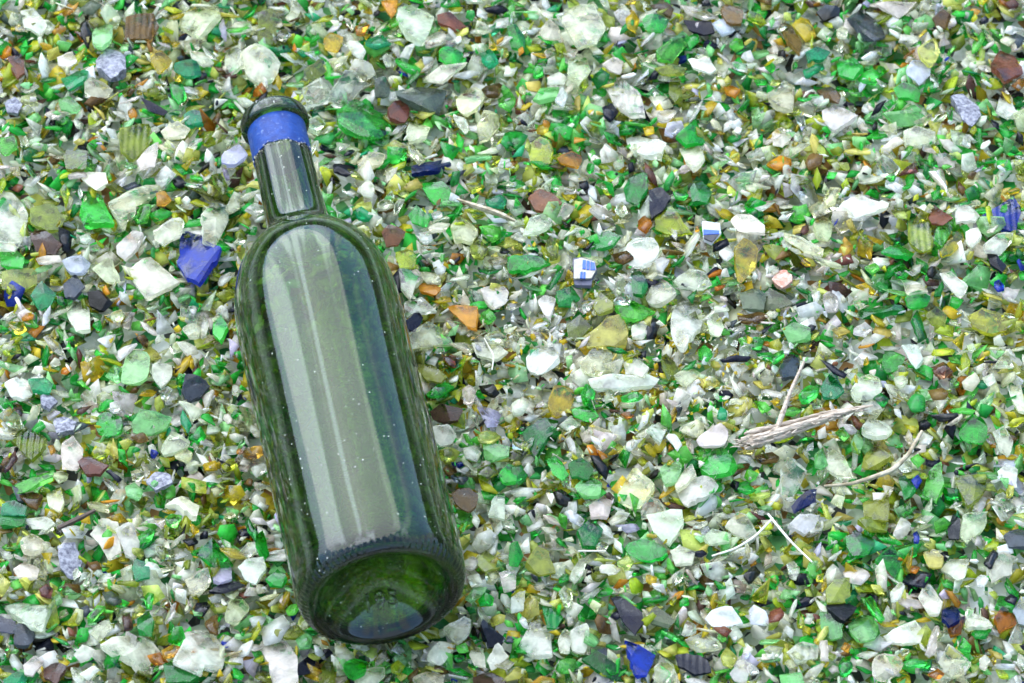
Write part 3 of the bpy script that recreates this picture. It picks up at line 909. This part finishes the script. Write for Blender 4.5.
# ------------------------------------------------------------------ tan sliver, twigs, branch, straw
def tube(path, radii, name, material, seg=10, rough=.12, seed=1):
    rr = random.Random(seed); V = []; Fc = []
    # densify
    P = []; Rr = []
    for i in range(len(path)-1):
        k_ = 6
        for j in range(k_): f = j/k_; P.append(path[i].lerp(path[i+1], f)); Rr.append(radii[i]*(1-f)+radii[i+1]*f)
    P.append(path[-1]); Rr.append(radii[-1])
    for _ in range(3): P = [P[0]]+[(P[i-1]+P[i]*2+P[i+1])/4 for i in range(1, len(P)-1)]+[P[-1]]
    grooves = [1+rr.gauss(0, rough) for _ in range(seg)]
    for i, p in enumerate(P):
        d = (P[min(i+1, len(P)-1)]-P[max(i-1, 0)]).normalized(); s = d.cross(Vector((0, 0, 1))).normalized(); u = s.cross(d)
        for j in range(seg):
            a = 2*math.pi*j/seg; r_ = Rr[i]*grooves[j]*(1+rr.gauss(0, rough*.4))
            V.append(p+(s*math.cos(a)+u*math.sin(a))*r_)
    m_ = len(P)
    for i in range(m_-1):
        for j in range(seg): Fc.append((i*seg+j, i*seg+(j+1) % seg, (i+1)*seg+(j+1) % seg, (i+1)*seg+j))
    Fc.append(tuple(range(seg))); Fc.append(tuple(range((m_-1)*seg, m_*seg))[::-1])
    return V, Fc
def merge(parts):
    V = []; Fc = []
    for v_, f_ in parts: k_ = len(V); V += v_; Fc += [tuple(i+k_ for i in f) for f in f_]
    return V, Fc
def px(l, z): return [at(x, y, z if not isinstance(z, (list, tuple)) else z[i]) for i, (x, y) in enumerate(l)]
def rooted(name, label, cat, cen):
    e_ = bpy.data.objects.new(name, None); C.objects.link(e_); e_.location = cen; e_['label'] = label; e_['category'] = cat; e_.empty_display_size = .01; return e_
def part(name, geo, cen, material, parent, smooth=False):
    me = mesh(name, [v-cen for v in geo[0]], geo[1]); fix_normals(me); return link(name, me, material, parent, smooth)

cen = at(800, 425, .01)
br = rooted('dry_branch', 'thick frayed bleached branch with an upright side twig lying on the glass', 'branch', cen)
rr = random.Random(8); strands = []
spine = [(741, 444), (756, 440), (775, 434), (800, 427), (825, 418), (850, 411), (873, 405)]
for i in range(22):
    a0_ = rr.uniform(0, .35) if i > 3 else 0; a1_ = rr.uniform(.5, 1.0) if i > 2 else 1
    o_ = rr.gauss(0, 3.2) if i else 0; zo = .0115+rr.uniform(-.002, .003); path = []; rad = []
    for f in np.linspace(a0_, a1_, 6):
        q = f*6; k_ = min(5, int(q)); g_ = q-k_; w_ = (1-f)**.5*1.05 if f < .98 else .1
        x = spine[k_][0]*(1-g_)+spine[k_+1][0]*g_; y = spine[k_][1]*(1-g_)+spine[k_+1][1]*g_+o_*w_+rr.gauss(0, .5)
        path.append(at(x, y, zo+rr.gauss(0, .0003))); rad.append(.0013*(1.15-.6*f)*rr.uniform(.6, 1.2))
    rad[0] *= .4; rad[-1] *= .3
    strands.append(tube(path, rad, 's', M_WOOD, 7, .2, i))
part('stem', merge(strands), cen, M_WOOD, br)
fr_ = []
for i in range(90):   # torn fibres
    f = rr.random()**1.3; x = 738+125*f; y = 446-38*f + rr.uniform(-6, 6)*(1-f*.7); a = math.radians(rr.choice([rr.uniform(-45, 5), rr.uniform(140, 205)])); ln = rr.uniform(3, 11)
    z_ = rr.uniform(.010, .0155)
    fr_.append(tube([at(x, y, z_), at(x+math.cos(a)*ln*.5, y+math.sin(a)*ln*.4+rr.uniform(-1, 1), z_+.0006), at(x+math.cos(a)*ln, y+math.sin(a)*ln, z_-rr.uniform(-.001, .002))], [.0004, .00035, .00012], 'f', M_WOOD, 5, .1, i))
part('torn_fibres', merge(fr_), cen, M_WOOD, br)
side = tube(px([(776, 432), (783, 412), (790, 393), (797, 377), (804, 362)], [.013, .014, .014, .013, .012]), [.0014, .0012, .0009, .0008, .0007], 'side_twig', M_WOOD, 9, .1, 5)
part('side_twig', side, cen, M_WOOD, br)

def single(name, label, cat, geos, material, c):
    me = mesh(name, [v-c for v in merge(geos)[0]], merge(geos)[1]); fix_normals(me); o = link(name, me, material); o.location = c
    o['label'] = label; o['category'] = cat; return o
c = at(880, 470, .01)
single('twig', 'thin pale twig bent upward at its right end below the thick frayed branch', 'twig',
       [tube(px([(824, 486), (850, 484), (870, 478), (893, 470), (908, 455), (915, 443), (922, 431)], .0105), [.0006, .0008, .0010, .0012, .0010, .0009, .0007], 't', M_TWIG, 9, .1, 7)], M_TWIG, c)
c = at(770, 530, .01)
single('straw', 'thin white forked straw shaped like a peak below the bent twig', 'straw',
       [tube(px([(712, 556), (735, 549), (755, 537), (771, 520), (773, 518)], .0105), [.0004, .0005, .0006, .0005, .0004], 't', M_STRAW, 7, .05, 9),
        tube(px([(768, 514), (780, 529), (793, 544), (812, 562)], .0105), [.0005, .0006, .0005, .0004], 't', M_STRAW, 7, .05, 10)], M_STRAW, c)
c = at(490, 210, .01)
single('wood_sliver', 'flat tan wooden sliver pointing right beside the green curved shards', 'sliver',
       [tube(px([(457, 199), (475, 206), (495, 212), (515, 221)], [.009, .0095, .009, .008]), [.0005, .0014, .0017, .0007], 't', M_TWIG, 6, .2, 12)], M_TWIG, c)
c = at(75, 520, .01)
single('twig', 'short dark brown twig lying above the big dark grey stone', 'twig',
       [tube(px([(58, 528), (75, 520), (95, 510)], .009), [.0011, .0013, .0008], 't', M_BLACKP, 8, .15, 13)], opaque('dark_twig', (.10, .07, .05), .8, scale=300), c)
c = at(790, 95, .01)
single('straw', 'hair thin bent straw on a smoky shard right of the bottle shoulder', 'straw',
       [tube(px([(484, 338), (489, 347), (494, 356), (492, 370)], .0095), [.0003, .0004, .0004, .0003], 't', M_STRAW, 5, .05, 14)], M_STRAW, c)
c = at(790, 95, .01)
single('straw', 'white horizontal straw thread left of the pale green oval shard', 'straw',
       [tube(px([(578, 551), (592, 551), (606, 551)], .0095), [.0003, .0004, .0003], 't', M_STRAW, 5, .05, 15)], M_STRAW, c)

# ------------------------------------------------------------------ the mass of small broken glass (nobody could count it)
PROTO = []
for k_ in range(140):
    n = rng.choice([3, 4, 4, 5, 5, 6, 7]); asp = rng.choice([rng.uniform(.28, .6), rng.uniform(.55, 1)])
    an = [2*math.pi*i/n+rng.uniform(-.4, .4) for i in range(n)]; r_ = [rng.uniform(.5, 1.12) for _ in range(n)]
    V, F3 = chip([(math.cos(a)*r, math.sin(a)*r*asp) for a, r in zip(an, r_)], rng.uniform(.2, .42), rng, KF=rng.choice([1, 2, 2, 3]))
    PROTO.append((np.array([tuple(v) for v in V]), np.array(F3, dtype=np.int64)))

HX, HY = 0.32, 0.275
MIX = [('w', 37), ('c', 24), ('m', 8), ('g', 18), ('G', 4), ('t', 1), ('o', 8), ('y', 16), ('Y', 7), ('a', 2), ('b', 2.6), ('r', 0.8), ('k', 3), ('n', 1.5), ('B', 0.25), ('l', 1)]
keys = [k for k, _ in MIX]; wts = np.array([v for _, v in MIX], float); wts /= wts.sum()
big_V = []; big_F = []; big_T = []; off = 0
def scatter(count, smin, smax, zlo, zhi, tilt, pale=0.0, power=2.2, sand=False, frost=0.0):
    global off
    for _ in range(count):
        x, y = (rng.uniform(-HX, HX), rng.uniform(-HY, HY)) if not sand else (rng.gauss(.06, .05), rng.gauss(-.015, .035))
        s = smin+(smax-smin)*rng.random()**power
        zc = rng.uniform(zlo, zhi)+mound(x, y)
        if zhi > .004 and on_big(x, y, zc) and rng.random() < .8: zc -= .005
        V, F3 = PROTO[rng.randrange(len(PROTO))]
        sc = np.array([1, 1, min(1.0, .0052/s*rng.uniform(.7, 1.3))])
        az = rng.uniform(0, 2*math.pi); tx = rng.gauss(0, tilt); ty = rng.gauss(0, tilt)
        R = np.array((Matrix.Rotation(tx, 3, 'X') @ Matrix.Rotation(ty, 3, 'Y') @ Matrix.Rotation(az, 3, 'Z')))
        W = (V*sc*s) @ R.T + np.array([x, y, zc])
        # the bright sandy patch right of centre is mostly pale crumbs
        pk = pale+.55*math.exp(-(((x-.05)/.07)**2+((y+.02)/.05)**2))
        nn = noise.noise(Vector((x*14, y*14, 1.3)))
        if rng.random() < pk: c_ = rng.choice('wwwcY')
        else:
            c_ = keys[np.searchsorted(np.cumsum(wts), rng.random())]
        if nn > .25 and c_ == 'w' and rng.random() < .4: c_ = rng.choice('gyo')
        col, fr = rng.choice(PAL[c_]); col = jitter(col, rng, .15)
        fr = min(1, max(0, fr+frost+rng.uniform(-.18, .18)))
        big_V.append(W); big_F.append(F3+off); off += len(V)
        T_ = np.tile(np.array([*col, fr], dtype=np.float32), (len(V), 1)); T_[:, 3] = np.clip(T_[:, 3]+nrng.uniform(-.3, .3, len(V)), 0, 1); T_[:, :3] = np.clip(T_[:, :3]*nrng.uniform(.88, 1.12, (len(V), 1)), 0, .97); big_T.append(T_)
for args in [(5000, 0.005, 0.0095, -0.01, -0.005, 0.4, 0.2, 1.2, False, 0.5), (8000, 0.004, 0.008, -0.006, 0.001, 0.5, 0.05, 1.2, False, 0.38), (8500, 0.0038, 0.008, -0.001, 0.0045, 0.45, 0.03, 1.4, False, 0.12), (2600, 0.0055, 0.0095, 0.0, 0.0048, 0.38, 0.1, 1.3, False, 0.06), (3000, 0.002, 0.004, 0.001, 0.0052, 0.7, 0.08, 1.3, False, 0.1), (900, 0.001, 0.002, 0.001, 0.0055, 0.8, 0.15), (900, 0.001, 0.003, 0.002, 0.0062, 0.8, 0.5, 1.2, True, 0.1)]: scatter(*args)
for V, Fc, col in small:
    V = np.array([tuple(v) for v in V]); tri = []
    for f in Fc:
        for i in range(1, len(f)-1): tri.append((f[0], f[i], f[i+1]))
    big_V.append(V); big_F.append(np.array(tri)+off); off += len(V); big_T.append(np.tile(np.array(col, dtype=np.float32), (len(V), 1)))
VV = np.concatenate(big_V).astype(np.float32); FF = np.concatenate(big_F).astype(np.int32); TT = np.concatenate(big_T)
me = bpy.data.meshes.new('broken_glass_bed')
me.vertices.add(len(VV)); me.vertices.foreach_set('co', VV.ravel())
me.loops.add(FF.size); me.loops.foreach_set('vertex_index', FF.ravel())
me.polygons.add(len(FF)); me.polygons.foreach_set('loop_start', np.arange(0, FF.size, 3, dtype=np.int32))
me.update(calc_edges=True)
a = me.attributes.new('tint', 'FLOAT_COLOR', 'POINT'); a.data.foreach_set('color', TT.ravel())
bed = link('broken_glass_bed', me, M_GLASS); bed['kind'] = 'stuff'
bed['label'] = 'bed of small broken glass pieces in green, white, yellow, brown and black'; bed['category'] = 'broken glass'
print('bed verts', len(VV), 'tris', len(FF), 'individual shards', n_shards, 'small', len(small))

# ------------------------------------------------------------------ the bottle
AX0 = at(384, 598, .043); AXM = at(273, 116, .043)
axis = (AXM-AX0).normalized(); LEN = (AXM-AX0).length
bottle = rooted('wine_bottle', 'empty dark olive glass wine bottle with blue band lying on the broken glass', 'bottle', Vector((AX0.x, AX0.y, AX0.z)))
yaw = math.atan2(-axis.x, axis.y); bottle.rotation_euler = (0, 0, yaw)
# local frame: +Y from base to mouth
OUT = [(17, 0), (16.5, 4), (15, 9), (12.5, 14), (9.5, 19), (6, 23.5), (3, 26.5), (1.0, 28.6), (.15, 30.3), (0, 31.6), (.5, 33.2), (1.9, 34.9), (4, 36.1), (7, 36.9), (11, 37.2), (20, 37.3)]
OUT += [(30+i*12, 37.35) for i in range(11)] + [(157, 37.2), (165, 36.9), (173, 36.2), (180, 34.9), (186.5, 33.0), (192, 30.4), (197, 27.0), (201, 23.4), (204, 20.2), (206.5, 17.6), (209, 15.9), (212, 14.9), (217, 14.3), (224, 13.9)]
OUT += [(224+ (LEN*1000-9.5-224)*f, 13.9-1.2*f) for f in (.2, .4, .6, .8, 1.0)]
LE = LEN*1000
OUT += [(LE-9.0, 13.2), (LE-8.4, 15.0), (LE-7.6, 15.7), (LE-5.5, 15.9), (LE-3, 15.7), (LE-1.2, 15.0), (LE-.2, 13.6), (LE, 12.0), (LE-.4, 10.4), (LE-1.5, 9.5)]
INN = [(LE-10, 9.3), (LE-40, 9.8), (222, 10.8), (216, 11.4), (211, 12.4), (207.5, 14.4), (204, 17.6), (200, 21.6), (195.5, 25.2), (190, 28.4), (184, 31.0), (177, 32.8), (169, 34.0), (158, 34.5)]
INN += [(146-i*12, 34.6) for i in range(11)] + [(20, 34.5), (12, 33.9), (8, 32.4), (6, 30), (6.5, 27), (9.5, 23), (13, 19), (16, 14), (19, 9), (20.5, 4), (21, 0)]
def smoothprof(pr, it=1):
    for _ in range(it):
        q = [pr[0]]
        for i in range(len(pr)-1):
            a_, b2 = pr[i], pr[i+1]
            q += [(a_[0]*.75+b2[0]*.25, a_[1]*.75+b2[1]*.25), (a_[0]*.25+b2[0]*.75, a_[1]*.25+b2[1]*.75)]
        q.append(pr[-1]); pr = q
    return pr
SEG = 360
def lathe(profile, seg=SEG, disp=None):
    V = []; Fc = []; idx = []
    for (u, r) in profile:
        if r < 1e-6:
            idx.append([len(V)]); V.append(Vector((0, u/1000, 0)))
        else:
            row = []
            for j in range(seg):
                a_ = 2*math.pi*j/seg; rr_, uu = (r, u) if disp is None else disp(u, r, a_)
                row.append(len(V)); V.append(Vector((math.cos(a_)*rr_/1000, uu/1000, math.sin(a_)*rr_/1000)))
            idx.append(row)
    for i in range(len(idx)-1):
        A, B = idx[i], idx[i+1]
        for j in range(seg):
            k2 = (j+1) % seg
            if len(A) == 1 and len(B) == 1: continue
            if len(A) == 1: Fc.append((A[0], B[j], B[k2]))
            elif len(B) == 1: Fc.append((A[j], B[0], A[k2]))
            else: Fc.append((A[j], B[j], B[k2], A[k2]))
    return V, Fc
def knurl(u, r, a_):
    # moulded ring of small bars round the bearing edge, and faint unevenness of the wall
    if u < 7 and r > 30.0:
        k3 = math.exp(-((r-34.6)/1.5)**2); q_ = math.sin(a_*78)
        return r+.06*k3*q_, u-.30*k3*q_+.1*k3
    wob = .10*math.sin(3*a_+u*.03)+.07*math.sin(7*a_+1.3+u*.011)+.05*math.sin(13*a_+u*.02)
    f = min(1, max(0, (u-12)/20))*min(1, max(0, (205-u)/30))
    return r+wob*f, u
prof = smoothprof(OUT, 2)
prof_in = smoothprof(INN, 1)
V, Fc = lathe(prof+prof_in, SEG, knurl)
me = mesh('glass_body', V, Fc); fix_normals(me)

m, t = mat('bottle_glass'); l = t.links.new
g = N(t, 'ShaderNodeTexCoord')
mpp = N(t, 'ShaderNodeMapping'); mpp.inputs['Scale'].default_value = (60, 5, 60); l(g.outputs['Object'], mpp.inputs[0])
n1 = N(t, 'ShaderNodeTexNoise', Scale=1.0, Detail=2.0); l(mpp.outputs[0], n1.inputs['Vector'])
b1 = N(t, 'ShaderNodeBump', Strength=.25, Distance=.0006); l(n1.outputs['Fac'], b1.inputs['Height'])
p = N(t, 'ShaderNodeBsdfPrincipled', Roughness=0.015, IOR=1.53); p.inputs['Transmission Weight'].default_value = 1
p.inputs['Base Color'].default_value = (.96, .98, .94, 1); l(b1.outputs[0], p.inputs['Normal'])
# dust: fine specks and hazy scuffs that stay on the glass
vo = N(t, 'ShaderNodeTexVoronoi', Scale=520.0); l(g.outputs['Object'], vo.inputs['Vector'])
sc = N(t, 'ShaderNodeSeparateColor'); l(vo.outputs['Color'], sc.inputs[0])
thr = N(t, 'ShaderNodeMapRange'); thr.inputs['From Min'].default_value = .83; thr.inputs['From Max'].default_value = 1; thr.inputs['To Min'].default_value = 0; thr.inputs['To Max'].default_value = .2
l(sc.outputs[0], thr.inputs['Value'])
lt = N(t, 'ShaderNodeMath', operation='LESS_THAN'); l(vo.outputs['Distance'], lt.inputs[0]); l(thr.outputs[0], lt.inputs[1])
n3 = N(t, 'ShaderNodeTexNoise', Scale=38.0, Detail=6.0, Roughness=.7); l(g.outputs['Object'], n3.inputs['Vector'])
hz = N(t, 'ShaderNodeMapRange'); hz.inputs['From Min'].default_value = .40; hz.inputs['From Max'].default_value = .75; hz.inputs['To Max'].default_value = .025; hz.inputs['To Min'].default_value = 0
l(n3.outputs['Fac'], hz.inputs['Value'])
m4 = N(t, 'ShaderNodeMath', operation='MULTIPLY', use_clamp=True); m4.inputs[1].default_value = .75; l(lt.outputs[0], m4.inputs[0])
ad = N(t, 'ShaderNodeMath', operation='ADD', use_clamp=True); l(m4.outputs[0], ad.inputs[0]); l(hz.outputs[0], ad.inputs[1])
df = N(t, 'ShaderNodeBsdfDiffuse'); df.inputs['Color'].default_value = (.7, .72, .62, 1)
ms = N(t, 'ShaderNodeMixShader'); l(ad.outputs[0], ms.inputs['Fac']); l(p.outputs[0], ms.inputs[1]); l(df.outputs[0], ms.inputs[2])
o = N(t, 'ShaderNodeOutputMaterial'); l(ms.outputs[0], o.inputs[0]); M_BOTTLE = m
va = N(t, 'ShaderNodeVolumeAbsorption', Density=980.0); va.inputs['Color'].default_value = (0.57, 0.73, 0.0, 1); l(va.outputs[0], o.inputs['Volume'])
link('glass_body', me, M_BOTTLE, bottle, True)

# blue band left round the neck, ragged lower edge
def band_disp(u, r, a_): 
    if u < LE-25.0: 
        u += 1.0*noise.noise(Vector((math.cos(a_)*3, math.sin(a_)*3, 1)))*1.6 + .22*noise.noise(Vector((math.cos(a_)*14, math.sin(a_)*14, 4)))
    return r+.12*noise.noise(Vector((math.cos(a_)*4, u*.2, math.sin(a_)*4))), u
bandp = [(LE-27.0, 13.05), (LE-27.2, 13.45), (LE-26.6, 13.6), (LE-22, 13.6), (LE-17, 13.55), (LE-12, 13.5), (LE-9.6, 13.5), (LE-9.2, 13.25)]
V, Fc = lathe(bandp+[(LE-9.2, 13.05)], 240, band_disp)
me = mesh('neck_band', V, Fc)
M_BAND0 = opaque('blue_foil', (.012, .06, .27), .45, scale=260, dark=(.008, .035, .18), thr=(.35, .65), bump=.6, spec=.3)
t = M_BAND0.node_tree; l = t.links.new
pb = [q for q in t.nodes if q.type == 'BSDF_PRINCIPLED'][0]; old = pb.inputs['Base Color'].links[0].from_socket
g2 = N(t, 'ShaderNodeTexCoord'); n9 = N(t, 'ShaderNodeTexNoise', Scale=420.0, Detail=4.0, Roughness=.7); l(g2.outputs['Object'], n9.inputs['Vector'])
r9 = N(t, 'ShaderNodeValToRGB'); r9.color_ramp.elements[0].position = .60; r9.color_ramp.elements[1].position = .72; l(n9.outputs['Fac'], r9.inputs[0])
m9 = N(t, 'ShaderNodeMixRGB'); m9.inputs['Color2'].default_value = (.20, .27, .45, 1); l(r9.outputs[0], m9.inputs['Fac']); l(old, m9.inputs['Color1']); l(m9.outputs[0], pb.inputs['Base Color'])
link('neck_band', me, M_BAND0, bottle, True)

# pale crust where the band was torn
crumbs = []
rr = random.Random(21)
for i in range(150):
    a_ = rr.uniform(0, math.pi); u = LE-27.6+2.2*noise.noise(Vector((math.cos(a_)*3, math.sin(a_)*3, 1)))+rr.gauss(0, .7)
    pz = Vector((math.cos(a_)*13.55/1000, u/1000, math.sin(a_)*13.55/1000)); s = rr.uniform(.0002, .00045)
    V8 = [pz+Vector((rr.uniform(-1, 1), rr.uniform(-1, 1), rr.uniform(-1, 1)))*s for _ in range(4)]
    crumbs.append((V8, [(0, 1, 2), (0, 2, 3), (0, 3, 1), (1, 3, 2)]))
V, Fc = merge(crumbs); me = mesh('glue_residue', V, Fc); fix_normals(me)
link('glue_residue', me, M_STRAW, bottle)

# raised figures on the underside
cu = bpy.data.curves.new('embossed_figures', 'FONT'); cu.body = '195'; cu.size = .0095; cu.extrude = .0007; cu.bevel_depth = .00025; cu.align_x = 'CENTER'; cu.align_y = 'CENTER'; cu.space_character = 1.15
tmp = bpy.data.objects.new('tmp', cu); C.objects.link(tmp); dg = bpy.context.evaluated_depsgraph_get()
me = bpy.data.meshes.new_from_object(tmp.evaluated_get(dg)); bpy.data.objects.remove(tmp)
# lay it on the punt: text x -> +X, text y -> +Z, out of the base -> -Y
def punt_u(r):
    ps = OUT[:10]
    for (u0, r0), (u1, r1) in zip(ps, ps[1:]):
        if r0 <= r <= r1: return u0+(u1-u0)*(r-r0)/(r1-r0)
    return 0
for v_ in me.vertices:
    x, y, z_ = v_.co; X = x; Z = y-.0160; rad = math.hypot(X, Z)*1000
    v_.co = (X, punt_u(rad)/1000 - z_*1.0 - .0001, Z)
me.update(); fix_normals(me)
link('embossed_figures', me, M_BOTTLE, bottle)
